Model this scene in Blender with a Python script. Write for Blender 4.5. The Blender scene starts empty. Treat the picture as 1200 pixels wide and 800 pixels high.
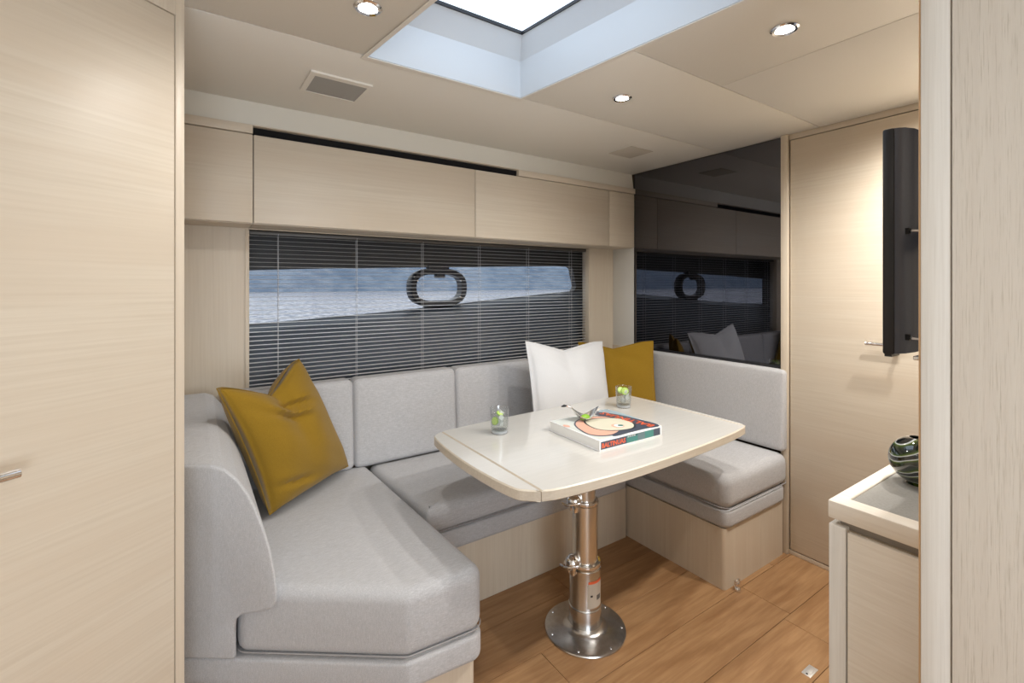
import bpy, bmesh, math, random
from mathutils import Vector, Matrix
random.seed(7)
PI = math.pi
S = bpy.context.scene
C = S.collection

# ------------------------------------------------------------------ camera, world, light, exposure
cd = bpy.data.cameras.new('camera'); cam = bpy.data.objects.new('camera', cd); C.objects.link(cam)
cd.sensor_width = 36; cd.lens = 16.53; cd.shift_y = -67/1200; cd.clip_start = 0.02; cd.clip_end = 600
cam.location = (0, 0, 1.35); cam.rotation_euler = (PI/2, 0, -math.atan2(0.5624, 0.8268))
S.camera = cam
S.view_settings.view_transform = 'Standard'; S.view_settings.look = 'None'
S.view_settings.gamma = 1; S.view_settings.use_curve_mapping = False
S.view_settings.exposure = 0.24
W = bpy.data.worlds.new('overcast_sky'); S.world = W; W.use_nodes = True
wb = W.node_tree.nodes['Background']; wb.inputs[0].default_value = (0.80, 0.90, 1.0, 1); wb.inputs[1].default_value = 2.1

def area(name, loc, rot, sx, sy, watts, col=(1, 1, 1)):
    l = bpy.data.lights.new(name, 'AREA'); l.shape = 'RECTANGLE'; l.size = sx; l.size_y = sy
    l.energy = watts; l.color = col
    o = bpy.data.objects.new(name, l); C.objects.link(o); o.location = loc; o.rotation_euler = rot
    return o
# added fill light behind the camera, set in the unseen aft opening, tilted up
area('added_aft_fill', (-0.17, -1.90, 1.05), (-PI/2-0.5, 0, PI), 1.35, 1.2, 32, (0.84, 0.92, 1.0))
LAMP_W = 15.0

# ------------------------------------------------------------------ materials
def mat(name, col, rough=0.5, metal=0.0, spec=0.5, coat=0, sheen=0, emit=0, trans=0, ior=1.45):
    m = bpy.data.materials.new(name); m.use_nodes = True
    b = m.node_tree.nodes['Principled BSDF']
    b.inputs['Base Color'].default_value = (*col, 1); b.inputs['Roughness'].default_value = rough
    b.inputs['Metallic'].default_value = metal; b.inputs['Specular IOR Level'].default_value = spec
    b.inputs['Coat Weight'].default_value = coat; b.inputs['Sheen Weight'].default_value = sheen
    b.inputs['IOR'].default_value = ior; b.inputs['Transmission Weight'].default_value = trans
    if emit:
        b.inputs['Emission Color'].default_value = (1, 0.97, 0.92, 1); b.inputs['Emission Strength'].default_value = emit
    return m
def N(m, t, **k):
    n = m.node_tree.nodes.new(t)
    for a, v in k.items(): setattr(n, a, v)
    return n
def L(m, a, b): m.node_tree.links.new(a, b)
def textured(name, c1, c2, scale, rough=0.45, detail=6, lo=0.35, hi=0.65, bump=0.05, coat=0, sheen=0, c3=None, scale3=None, mix3=0.4, spec=0.5, rot=(0,0,0)):
    m = mat(name, c1, rough, coat=coat, sheen=sheen, spec=spec)
    b = m.node_tree.nodes['Principled BSDF']
    tc = N(m, 'ShaderNodeTexCoord'); mp = N(m, 'ShaderNodeMapping'); mp.inputs['Scale'].default_value = scale
    mp.inputs['Rotation'].default_value = rot
    oi = N(m, 'ShaderNodeObjectInfo'); va = N(m, 'ShaderNodeVectorMath', operation='SCALE')
    L(m, oi.outputs['Random'], va.inputs[3]); va.inputs[0].default_value = (37, 23, 51)
    ad = N(m, 'ShaderNodeVectorMath', operation='ADD')
    L(m, tc.outputs['Object'], mp.inputs[0]); L(m, mp.outputs[0], ad.inputs[0]); L(m, va.outputs[0], ad.inputs[1])
    n = N(m, 'ShaderNodeTexNoise'); n.inputs['Scale'].default_value = 1; n.inputs['Detail'].default_value = detail; n.inputs['Roughness'].default_value = 0.6
    L(m, ad.outputs[0], n.inputs['Vector'])
    r = N(m, 'ShaderNodeValToRGB'); r.color_ramp.elements[0].position = lo; r.color_ramp.elements[1].position = hi
    r.color_ramp.elements[0].color = (*c2, 1); r.color_ramp.elements[1].color = (*c1, 1)
    L(m, n.outputs[0], r.inputs[0]); out = r.outputs[0]
    if c3:
        mp3 = N(m, 'ShaderNodeMapping'); mp3.inputs['Scale'].default_value = scale3; mp3.inputs['Rotation'].default_value = rot
        L(m, tc.outputs['Object'], mp3.inputs[0])
        ad3 = N(m, 'ShaderNodeVectorMath', operation='ADD'); L(m, mp3.outputs[0], ad3.inputs[0]); L(m, va.outputs[0], ad3.inputs[1])
        n3 = N(m, 'ShaderNodeTexNoise'); n3.inputs['Scale'].default_value = 1; n3.inputs['Detail'].default_value = 3
        n3.inputs['Distortion'].default_value = 0.4
        L(m, ad3.outputs[0], n3.inputs['Vector'])
        r3 = N(m, 'ShaderNodeValToRGB'); r3.color_ramp.elements[0].position = 0.42; r3.color_ramp.elements[1].position = 0.68
        r3.color_ramp.elements[0].color = (0, 0, 0, 1); r3.color_ramp.elements[1].color = (mix3, mix3, mix3, 1)
        L(m, n3.outputs[0], r3.inputs[0])
        mx = N(m, 'ShaderNodeMix', data_type='RGBA'); L(m, r3.outputs[0], mx.inputs[0]); L(m, out, mx.inputs[6]); mx.inputs[7].default_value = (*c3, 1)
        out = mx.outputs[2]
    L(m, out, b.inputs['Base Color'])
    if bump:
        bp = N(m, 'ShaderNodeBump'); bp.inputs['Strength'].default_value = bump; bp.inputs['Distance'].default_value = 0.002
        L(m, n.outputs[0], bp.inputs['Height']); L(m, bp.outputs[0], b.inputs['Normal'])
    return m
def wood(name, axis, k=1.0, rough=0.42, coarse=1.0):
    sc = [130*coarse]*3; sc[axis] = 3.0*coarse
    s3 = [9*coarse]*3; s3[axis] = 0.7*coarse
    return textured(name, (0.635*k, 0.56*k, 0.458*k), (0.57*k, 0.49*k, 0.39*k), sc, rough, 5, 0.25, 0.62, 0.05, c3=(0.59*k, 0.50*k, 0.395*k), scale3=s3, mix3=0.8)
WX = wood('oak_grain_x', 0); WY = wood('oak_grain_y', 1); WZ = wood('oak_grain_z', 2)
WPALE = textured('limed_oak_vertical', (0.74, 0.70, 0.64), (0.53, 0.49, 0.42), (620, 620, 16), 0.5, 4, 0.28, 0.47, 0.15, c3=(0.68, 0.63, 0.57), scale3=(90, 90, 1.5), mix3=0.5)
WTRIM = textured('limed_oak_trim', (0.76, 0.74, 0.70), (0.69, 0.665, 0.62), (260, 260, 5), 0.5, 5, 0.3, 0.6, 0.1)
WEDGE = mat('oak_edge_banding', (0.62, 0.42, 0.25), 0.5)
WC = textured('pale_oak_counter', (0.80, 0.745, 0.665), (0.73, 0.665, 0.58), (160, 8, 160), 0.4, 4, 0.3, 0.65, 0.04)
TABLE = textured('pale_table_veneer', (0.60, 0.59, 0.565), (0.565, 0.555, 0.53), (5, 120, 120), 0.14, 4, 0.3, 0.7, 0.0, coat=0.3)
TEDGE = textured('pale_table_edge', (0.62, 0.56, 0.47), (0.55, 0.48, 0.39), (5, 120, 120), 0.35, 4, 0.3, 0.7, 0.0)
CEIL = textured('cream_headliner', (0.78, 0.745, 0.68), (0.765, 0.73, 0.665), (300, 300, 300), 0.45, 3, 0.3, 0.7, 0.03)
CEILBACK = mat('headliner_joint', (0.85, 0.82, 0.76), 0.6)
BAND = mat('cream_cove_band', (0.72, 0.69, 0.62), 0.5)
WHITE = mat('white_lacquer', (0.62, 0.65, 0.68), 0.35)
def fabric(name, a, b):
    m = textured(name, a, b, (40, 750, 750), 0.92, 3, 0.30, 0.62, 0.25, sheen=0.2, c3=tuple(x*0.74 for x in a), scale3=(700, 300, 70), mix3=0.8, spec=0.15)
    return m
FAB = fabric('light_grey_linen', (0.55, 0.55, 0.565), (0.38, 0.375, 0.385))
PIPE = mat('grey_piping', (0.33, 0.32, 0.325), 0.9)
MUST = textured('mustard_linen', (0.29, 0.17, 0.014), (0.235, 0.135, 0.010), (350, 350, 350), 0.85, 3, 0.3, 0.7, 0.3, sheen=0.15, spec=0.2)
WLIN = textured('white_linen', (0.66, 0.67, 0.69), (0.61, 0.62, 0.64), (350, 350, 350), 0.85, 3, 0.3, 0.7, 0.3, sheen=0.1, spec=0.2)
CHROME = mat('chrome', (0.78, 0.78, 0.80), 0.08, 1)
STEEL = textured('brushed_steel', (0.66, 0.655, 0.65), (0.54, 0.535, 0.53), (60, 60, 700), 0.24, 3, 0.3, 0.7, 0.02); STEEL.node_tree.nodes['Principled BSDF'].inputs['Metallic'].default_value = 1
ALU = mat('satin_aluminium', (0.70, 0.66, 0.60), 0.28, 1)
BLACK = mat('black_plastic', (0.012, 0.013, 0.017), 0.35)
TVB = mat('gunmetal_plastic', (0.045, 0.05, 0.068), 0.26)
DARK = mat('dark_recess', (0.003, 0.003, 0.004), 0.9)
GAP = mat('shadow_gap', (0.06, 0.045, 0.03), 0.9)
MIRROR = mat('black_mirror_glass', (0.125, 0.125, 0.14), 0.015, 1)
GREYTOP = textured('grey_leather_inlay', (0.30, 0.29, 0.27), (0.26, 0.25, 0.23), (200, 200, 200), 0.5, 4)
VENTG = mat('grey_vent_mesh', (0.36, 0.35, 0.33), 0.7)
LENS = mat('lit_lamp_lens', (1, 1, 1), 0.3, emit=14)
HULL = mat('grey_gelcoat', (0.10, 0.12, 0.15), 0.3)
HULLT = mat('dark_window_header', (0.035, 0.035, 0.036), 0.5)
SLAT = mat('silver_grey_slat', (0.60, 0.60, 0.61), 0.35, 0.0)
CORD = mat('white_cord', (0.62, 0.63, 0.66), 0.8)
PORT = mat('black_port_frame', (0.018, 0.02, 0.026), 0.35)
# floor planks
def plank_mat():
    m = textured('golden_oak_floor', (0.42, 0.245, 0.118), (0.30, 0.16, 0.072), (4, 75, 75), 0.38, 6, 0.28, 0.68, 0.03,
                 c3=(0.25, 0.125, 0.052), scale3=(3.5, 22, 22), mix3=0.8)
    return m
PLANK = plank_mat()
JOINT = mat('pale_floor_joint', (0.42, 0.24, 0.12), 0.7)
def thin_glass(name, tint, base=0.03):
    m = bpy.data.materials.new(name); m.use_nodes = True; nt = m.node_tree; nt.nodes.clear()
    o = N(m, 'ShaderNodeOutputMaterial'); t = N(m, 'ShaderNodeBsdfTransparent'); t.inputs[0].default_value = (*tint, 1)
    g = N(m, 'ShaderNodeBsdfGlossy'); g.inputs['Roughness'].default_value = 0.02
    lw_ = N(m, 'ShaderNodeLayerWeight'); lw_.inputs[0].default_value = 0.5; x = N(m, 'ShaderNodeMixShader')
    f = N(m, 'ShaderNodeMath', operation='POWER'); f.inputs[1].default_value = 5; L(m, lw_.outputs['Facing'], f.inputs[0])
    f2 = N(m, 'ShaderNodeMath', operation='MULTIPLY_ADD'); f2.inputs[1].default_value = 0.96; f2.inputs[2].default_value = base; L(m, f.outputs[0], f2.inputs[0])
    L(m, f2.outputs[0], x.inputs[0]); L(m, t.outputs[0], x.inputs[1]); L(m, g.outputs[0], x.inputs[2]); L(m, x.outputs[0], o.inputs[0])
    return m
TINT = thin_glass('tinted_window_glass', (0.80, 0.79, 0.78))
CLEARP = thin_glass('skylight_glass', (0.95, 0.97, 1.0))
GLASS = mat('clear_glass', (1, 1, 1), 0.0, trans=1, ior=1.45)
WATER = thin_glass('drink_water', (0.95, 0.975, 0.955)); TUMB = thin_glass('tumbler_glass', (0.96, 0.97, 0.975), 0.10)
ICE = mat('ice', (0.92, 0.95, 0.97), 0.15); ICE.node_tree.nodes['Principled BSDF'].inputs['Alpha'].default_value = 0.5
THICK = mat('thick_glass_base', (0.80, 0.84, 0.88), 0.05); THICK.node_tree.nodes['Principled BSDF'].inputs['Alpha'].default_value = 0.45
LIME = mat('lime_peel', (0.22, 0.42, 0.03), 0.4); LIMEF = mat('lime_flesh', (0.50, 0.70, 0.10), 0.35)

# ------------------------------------------------------------------ geometry helpers
class MB:
    def __init__(s): s.v = []; s.f = []; s.m = []
    def add(s, vs, fs, mi=0):
        o = len(s.v); s.v += [tuple(v) for v in vs]; s.f += [tuple(i+o for i in f) for f in fs]; s.m += [mi]*len(fs); return s
    def box(s, x0, x1, y0, y1, z0, z1, mi=0):
        return s.add([(x0,y0,z0),(x1,y0,z0),(x1,y1,z0),(x0,y1,z0),(x0,y0,z1),(x1,y0,z1),(x1,y1,z1),(x0,y1,z1)],
                     [(0,3,2,1),(4,5,6,7),(0,1,5,4),(1,2,6,5),(2,3,7,6),(3,0,4,7)], mi)
    def rings(s, rs, cap=True, closed=False, mi=0):
        n = len(rs[0]); vs = [p for r in rs for p in r]; fs = []
        m = len(rs)
        for i in range(m if closed else m-1):
            a = i*n; b = ((i+1) % m)*n
            for j in range(n): k = (j+1) % n; fs.append((a+j, a+k, b+k, b+j))
        if cap and not closed: fs.append(tuple(reversed(range(n)))); fs.append(tuple((m-1)*n+j for j in range(n)))
        return s.add(vs, fs, mi)
    def lathe(s, prof, c=(0,0,0), n=32, mi=0, cap=True):   # prof: (r,z)
        return s.rings([[(c[0]+r*math.cos(2*PI*j/n), c[1]+r*math.sin(2*PI*j/n), c[2]+z) for j in range(n)] for r, z in prof], cap, mi=mi)
    def tube(s, pts, r, n=8, closed=False, mi=0):
        pts = [Vector(p) for p in pts]; rs = []; m = len(pts); up = Vector((0.13, 0.21, 0.97)); prev = None
        for i, p in enumerate(pts):
            if closed: t = (pts[(i+1) % m]-pts[i-1])
            else: t = pts[min(i+1, m-1)]-pts[max(i-1, 0)]
            t.normalize()
            a = prev - t*prev.dot(t) if prev else t.cross(up)
            if a.length < 1e-6: a = t.orthogonal()
            a.normalize(); prev = a; b = t.cross(a)
            rr = r[i] if isinstance(r, (list, tuple)) else r
            rs.append([tuple(p + a*rr*math.cos(2*PI*j/n) + b*rr*math.sin(2*PI*j/n)) for j in range(n)])
        return s.rings(rs, True, closed, mi)
    def prism(s, poly, z0, z1, mi=0):
        return s.rings([[(x, y, z0) for x, y in poly], [(x, y, z1) for x, y in poly]], mi=mi)
def mesh(name, mb, mats, bevel=0, seg=2, smooth=False, bevel_angle=0.6):
    me = bpy.data.meshes.new(name); me.from_pydata(mb.v, [], mb.f)
    for m in (mats if isinstance(mats, (list, tuple)) else [mats]): me.materials.append(m)
    if len(set(mb.m)) > 1:
        for p, i in zip(me.polygons, mb.m): p.material_index = i
    bm = bmesh.new(); bm.from_mesh(me); bmesh.ops.recalc_face_normals(bm, faces=bm.faces)
    if bevel:
        ed = [e for e in bm.edges if len(e.link_faces) == 2 and e.calc_face_angle(0) > bevel_angle]
        bmesh.ops.bevel(bm, geom=ed, offset=bevel, segments=seg, affect='EDGES', profile=0.5, clamp_overlap=True)
    bm.to_mesh(me); bm.free()
    if smooth or bevel:
        me.polygons.foreach_set('use_smooth', [True]*len(me.polygons)); me.set_sharp_from_angle(angle=0.7)
    return me
def obj(name, mb, mats, parent=None, loc=None, rotz=0, local=False, **k):
    """mb in world coordinates unless local; the mesh is re-based on its thing's origin"""
    if parent is not None and not local:
        M = parent.matrix_basis.inverted() if parent.parent is None else (parent.parent.matrix_basis @ parent.matrix_basis).inverted()
        mb.v = [tuple(M @ Vector(v)) for v in mb.v]
    elif parent is None and loc is not None and not local:
        mb.v = [(v[0]-loc[0], v[1]-loc[1], v[2]-loc[2]) for v in mb.v]
    elif parent is None and loc is None and not local:
        xs = [v[0] for v in mb.v]; ys = [v[1] for v in mb.v]; z = min(v[2] for v in mb.v)
        loc = ((min(xs)+max(xs))/2, (min(ys)+max(ys))/2, z)
        mb.v = [(v[0]-loc[0], v[1]-loc[1], v[2]-loc[2]) for v in mb.v]
    o = bpy.data.objects.new(name, mesh(name, mb, mats, **k)); C.objects.link(o)
    if parent is not None: o.parent = parent
    else:
        if loc is not None: o.location = loc
        o.rotation_euler = (0, 0, rotz)
    return o
def tag(o, label, cat, group=None):
    o['label'] = label; o['category'] = cat
    if group: o['group'] = group
    return o
def thing(name, loc, label, cat, group=None, rotz=0):
    o = bpy.data.objects.new(name, None); C.objects.link(o); o.location = loc; o.rotation_euler = (0, 0, rotz)
    o.matrix_basis = Matrix.Translation(loc) @ Matrix.Rotation(rotz, 4, 'Z'); o.empty_display_size = 0.1
    return tag(o, label, cat, group)
def struct(name, mb, mats, **k):
    o = obj(name, mb, mats, **k); o['kind'] = 'structure'; o.matrix_basis = Matrix.Translation(o.location) @ Matrix.Rotation(o.rotation_euler.z, 4, 'Z'); return o
def B(*a): return MB().box(*a)

# ------------------------------------------------------------------ the room
CZ = 2.10; XR = 2.49; YB = 2.37
# floor with planks
fl = struct('floor', B(-1.25, 2.6, -2.1, 2.6, -0.06, -0.004), JOINT)
PW = 0.207; gap = 0.0016
row = 0; y = 0.952 - 14*PW
while y < 1.76:
    off = (1.977 - 0.97*((row*3) % 7)/3.0) % 1.25
    x = -1.2 - 1.25 + off if row != 13 else 1.977-1.25*3
    while x < 2.5:
        a, b_ = max(x, -1.2), min(x+1.25, XR); y0, y1 = max(y, -2.05), min(y+PW, 1.735)
        if b_-a > 0.01 and y1-y0 > 0.01:
            obj('plank', B(a+gap/2, b_-gap/2, y0+gap/2, y1-gap/2, -0.004, 0.0), PLANK, parent=fl, bevel=0.0006, seg=1)
        x += 1.25
    y += PW; row += 1
# ceiling: backing with skylight hole is made of slabs; the panels hang below it
SK = [(0.476, 1.545), (1.092, 1.545), (1.205, 0.64), (0.60, 0.64)]     # opening corners, slightly skewed
def ceil_poly(name, poly, parent=None, z0=CZ, z1=CZ+0.0045, m=CEIL, **k):
    return obj(name, MB().prism(poly, z0, z1), m, parent=parent, bevel=0.0015, **k)
cl = MB()
for p in ([(-1.25,1.56),(2.6,1.56),(2.6,2.6),(-1.25,2.6)], [(-1.25,-2.1),(2.6,-2.1),(2.6,0.63),(-1.25,0.63)],
          [(-1.25,0.63),(0.59,0.63),(0.465,1.56),(-1.25,1.56)], [(1.216,0.63),(2.6,0.63),(2.6,1.56),(1.101,1.56)]):
    cl.prism(p, CZ+0.0045, CZ+0.05)
ce = struct('ceiling', cl, CEILBACK)
g = 0.0018
cp = lambda poly: ceil_poly('ceiling_panel', poly, ce)
cp([(-1.2, 1.547+g), (XR, 1.547+g), (XR, 2.215), (-1.2, 2.215)])
cp([(-1.2, -0.3), (0.735-g, -0.3), (0.60-g*2, 0.64), (0.476-g*2, 1.547-g), (-1.2, 1.547-g)])
cp([(1.215+g, 1.03+g), (XR, 1.03+g), (XR, 1.547-g), (1.099+g*2, 1.547-g), (1.163, 1.03+g)])
cp([(1.161, 1.03-g), (1.205+g, 0.64), (1.33, -0.3), (1.66-g, -0.3), (1.66-g, 1.03-g)])
cp([(1.66+g, -0.3), (XR, -0.3), (XR, 1.03-g), (1.66+g, 1.03-g)])
cp([(-1.2, -2.05), (XR, -2.05), (XR, -0.3-g), (-1.2, -0.3-g)])
cp([(0.74, -0.3), (1.325, -0.3), (1.205, 0.64-g), (0.605, 0.64-g)])
# skylight: white well, black gasket, pane
sk = struct('window_2', MB(), WHITE, loc=(0.84, 1.1, CZ))
cxm = sum(p[0] for p in SK)/4; cym = sum(p[1] for p in SK)/4
def inset(k): return [(cxm+(x-cxm)*k, cym+(y-cym)*k) for x, y in SK]
for i in range(4):
    a, b_ = SK[i], SK[(i+1) % 4]; A = inset(0.90)[i]; Bq = inset(0.90)[(i+1) % 4]; O1 = inset(1.06)[i]; O2 = inset(1.06)[(i+1) % 4]
    w = MB(); z0, z1, z2 = CZ+0.0005, 2.245, 2.325
    w.add([(*a, z0), (*b_, z0), (*b_, z1), (*a, z1), (*A, z2), (*Bq, z2), (*O1, z2), (*O2, z2), (*O1, z0), (*O2, z0)],
          [(0,1,2,3), (3,2,5,4), (4,5,7,6), (6,7,9,8), (8,9,1,0), (0,3,4,6,8), (1,9,7,5,2)])
    obj('well_panel', w, WHITE, parent=sk)
    A2 = inset(0.885)[i]; B2 = inset(0.885)[(i+1) % 4]
    obj('gasket', MB().rings([[(*A, z2), (*Bq, z2), (*B2, z2), (*A2, z2)], [(*A, z2+0.012), (*Bq, z2+0.012), (*B2, z2+0.012), (*A2, z2+0.012)]]), BLACK, parent=sk)
obj('pane', MB().prism(inset(0.90), 2.338, 2.344), CLEARP, parent=sk)
# lip around skylight opening
li = inset(1.0); lo_ = inset(1.045)
obj('opening_lip', MB().rings([[(x, y, CZ-0.0015) for x, y in lo_], [(x, y, CZ-0.004) for x, y in lo_], [(x, y, CZ-0.004) for x, y in li], [(x, y, CZ-0.0015) for x, y in li]], cap=False, closed=True), CEIL, parent=sk)

# back wall around the hull window, below and above
WX0, WX1, WZ0, WZ1 = 0.204, 2.25, 0.80, 1.592
wbk = struct('wall_back', MB().box(-0.10, WX0, YB, YB+0.03, 0, CZ).box(WX1, XR+0.03, YB, YB+0.03, 0, CZ)
             .box(WX0, WX1, YB, YB+0.03, 0, WZ0).box(WX0, WX1, YB, YB+0.03, WZ1, CZ+0.01), WZ)
struct('wall_left', B(-0.07, -0.045, 1.52, YB+0.03, 0, CZ), WZ)
# outer right wall (mirror, closet) and white return at the corner
struct('wall_right', MB().box(XR+0.004, XR+0.05, -0.45, YB+0.03, 0, CZ), GAP)
struct('trim_1', B(XR-0.006, XR+0.003, 2.178, YB, 0.5, 1.60), mat('white_corner_panel', (0.66, 0.65, 0.62), 0.4), bevel=0.001)
# cove band under the ceiling
struct('trim_2', MB().rings([[(x, 2.200, CZ), (x, 2.186, 1.998), (x, 2.26, 1.998), (x, 2.26, CZ)] for x in (-0.04, XR)]), BAND)
# wood strip over the cabinets with a dark air slot in it
struct('trim_3', B(-0.04, 0.204, 2.168, 2.30, 1.962, 1.997), WX, bevel=0.002)
struct('trim_4', B(1.522, XR, 2.168, 2.30, 1.962, 1.997), WX, bevel=0.002)
sv = thing('slot_vent', (0.863, 2.30, 1.963), 'long narrow black air slot in the strip above the overhead cabinet doors', 'vent')
obj('recess', MB().box(0.206, 1.520, 2.19, 2.30, 1.964, 1.992), DARK, parent=sv)
obj('upper_lip', MB().box(0.206, 1.520, 2.164, 2.30, 1.9925, 1.997), WX, parent=sv)
# overhead cabinets
def cabinet(x0, x1, label):
    t = thing('overhead_cabinet', ((x0+x1)/2, 2.27, 1.597), label, 'cabinet', 'overhead cabinets above the hull window')
    obj('body', MB().box(x0+0.001, x1-0.001, 2.194, YB-0.001, 1.597, 1.960), WX, parent=t)
    obj('door', MB().box(x0+0.0018, x1-0.0018, 2.175, 2.193, 1.6, 1.9585), WX, parent=t, bevel=0.0012)
cabinet(-0.04, 0.206, 'narrow pale oak overhead cabinet in the left corner beside the tall door')
cabinet(0.206, 1.244, 'long pale oak overhead cabinet above the left half of the window, under the black slot')
cabinet(1.244, 2.246, 'long pale oak overhead cabinet above the right half of the window')
cabinet(2.246, XR-0.002, 'small square-fronted pale oak overhead cabinet in the right corner by the black mirror')

# hull window
wn = struct('window_1', MB(), WX, loc=(1.23, YB, WZ0))
fr = MB()
obj('window_frame', MB().box(WX0-0.012, WX0+0.004, YB-0.006, YB+0.06, WZ0, WZ1-0.002), WZ, parent=wn, bevel=0.001)
obj('window_frame', MB().box(WX1-0.004, WX1+0.012, YB-0.006, YB+0.06, WZ0, WZ1-0.002), WZ, parent=wn, bevel=0.001)
obj('window_frame', MB().box(WX0-0.012, WX1+0.012, YB-0.008, YB+0.06, WZ1, WZ1+0.004), WX, parent=wn)
op = [(-0.10, 1.405), (0.6, 1.435), (1.5, 1.462), (2.20, 1.482), (2.30, 1.480), (2.325, 1.465), (2.36, 1.335), (2.34, 1.300), (1.7, 1.252), (0.95, 1.192), (0.4, 1.160), (-0.10, 1.140)]
yh = 2.62
outer = [(-0.25, 1.66), (0.6, 1.66), (1.5, 1.66), (2.3, 1.66), (2.62, 1.66), (2.62, 1.50), (2.62, 1.30), (2.62, 1.0), (1.9, 0.6), (1.0, 0.6), (0.3, 0.6), (-0.25, 0.6)]
obj('hull_surround', MB().rings([[(x, yh, z) for x, z in outer], [(x, yh, z) for x, z in op], [(x, yh+0.05, z) for x, z in op], [(x, yh+0.05, z) for x, z in outer]], cap=False, closed=True), HULLT, parent=wn)
# sloping glossy ledge below the pane
n = 24; lower = [(2.42, 1.31), (2.34, 1.300), (1.7, 1.252), (0.95, 1.192), (0.4, 1.160), (-0.12, 1.138)]
v = []
for x, z in lower: v += [(x, yh-0.003, z-0.003), (x, yh-0.05, z-0.03), (x, YB+0.09, 0.78), (x, YB+0.09, 0.70), (x, yh-0.003, 0.70)]
fs = []
for i in range(len(lower)-1):
    for j in range(5): k = (j+1) % 5; fs.append((i*5+j, i*5+k, i*5+5+k, i*5+5+j))
obj('ledge', MB().add(v, fs), HULL, parent=wn, smooth=True)
obj('header', MB().box(-0.1, 2.46, YB+0.062, yh-0.001, 1.60, 1.63), HULLT, parent=wn)
obj('side_reveal', MB().box(2.42, 2.44, YB+0.04, yh-0.001, 0.7, 1.60), mat('cream_reveal', (0.62, 0.56, 0.44), 0.5), parent=wn)
obj('side_reveal', MB().box(-0.12, -0.10, YB+0.04, yh-0.001, 0.7, 1.60), HULLT, parent=wn)
obj('pane', MB().box(-0.15, 2.45, yh+0.055, yh+0.061, 1.05, 1.56), TINT, parent=wn)
# oval opening port
pt = []
for i in range(64):
    t = 2*PI*i/64; c, s_ = math.cos(t), math.sin(t)
    pt.append((1.236+0.168*math.copysign(abs(c)**0.72, c), 1.330+0.098*math.copysign(abs(s_)**0.72, s_)))
ring = []
for (x, z) in pt:
    dx, dz = x-1.236, z-1.330; l = math.hypot(dx, dz); ux, uz = dx/l, dz/l
    ring.append([(x-ux*0.021, yh+0.03, z-uz*0.021), (x-ux*0.019, yh-0.030, z-uz*0.019), (x+ux*0.012, yh-0.036, z+uz*0.012), (x+ux*0.021, yh-0.022, z+uz*0.021), (x+ux*0.021, yh+0.03, z+uz*0.021)])
hp = thing('porthole', (1.236, yh, 1.22), 'oval porthole with a thick black frame in the tinted hull window', 'porthole')
obj('frame', MB().rings(ring, cap=False, closed=True), PORT, parent=hp, smooth=True)
obj('hinge', MB().box(1.165, 1.30, yh-0.03, yh+0.02, 1.435, 1.468), PORT, parent=hp, bevel=0.006)
obj('latch', MB().box(1.205, 1.262, yh-0.05, yh-0.01, 1.388, 1.412), PORT, parent=hp, bevel=0.004)
for x, z in ((1.088, 1.372), (1.375, 1.372), (1.10, 1.272), (1.372, 1.272)):
    obj('bolt', MB().rings([[(x+r*math.cos(2*PI*j/10), yy, z+r*math.sin(2*PI*j/10)) for j in range(10)] for r, yy in ((0.005, yh-0.03), (0.005, yh-0.04), (0.003, yh-0.042))]), CHROME, parent=hp)
obj('lower_rim', MB().box(1.15, 1.325, yh-0.02, yh+0.03, 1.205, 1.222), PORT, parent=hp, bevel=0.004)

# venetian blind
vb = thing('venetian_blind', (1.23, YB+0.03, WZ1), 'silver grey venetian blind with open slats across the hull window', 'blind')
bx0, bx1 = WX0+0.006, WX1-0.006
tl = 0.06; cy = YB+0.034
sl = MB(); prof = []
for k in range(5):
    q = -1+k/2; prof.append((cy+0.0105*q*math.cos(tl), 0.0012*(1-q*q)+0.0105*q*math.sin(tl)))
prof += [(a, b_-0.0005) for a, b_ in reversed(prof)]
sl.rings([[(x-1.23, a-YB-0.03, b_) for a, b_ in prof] for x in (bx0, bx1)])
sm = mesh('slat', sl, SLAT, smooth=True)
for k in range(38):
    o = bpy.data.objects.new('slat', sm); C.objects.link(o); o.parent = vb; o.location = (0, 0, 1.568-0.0197*k-WZ1)
obj('head_rail', MB().box(bx0, bx1, cy-0.012, cy+0.012, 1.574, 1.591), mat('bronze_rail', (0.08, 0.07, 0.06), 0.4), parent=vb, bevel=0.001)
obj('bottom_rail', MB().box(bx0, bx1, cy-0.011, cy+0.011, 0.812, 0.822), SLAT, parent=vb, bevel=0.001)
for x in (0.328, 0.686, 1.042, 1.401, 1.755, 2.112):
    c_ = MB()
    for yy in (cy-0.0118, cy+0.0118): c_.tube([(x, yy, 0.815), (x, yy, 1.58)], 0.0010, 5)
    obj('ladder_cord', c_, CORD, parent=vb)

# black mirror
mr = thing('black_mirror', (XR, 1.69, 0.93), 'large dark mirrored glass panel on the wall above the right seat', 'mirror')
obj('glass', MB().box(XR-0.004, XR+0.003, 1.206, 2.172, 0.935, CZ-0.004), MIRROR, parent=mr, bevel=0.0008, seg=1)
obj('edge_trim', MB().box(XR-0.010, XR+0.002, 1.204, 2.175, 0.922, 0.934), BLACK, parent=mr, bevel=0.001)
obj('edge_trim', MB().box(XR-0.006, XR+0.002, 2.1725, 2.1765, 0.934, CZ-0.004), BLACK, parent=mr)
struct('trim_6', B(XR-0.012, XR+0.003, 2.04, 2.37, 0.30, 0.921), WZ)
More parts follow.
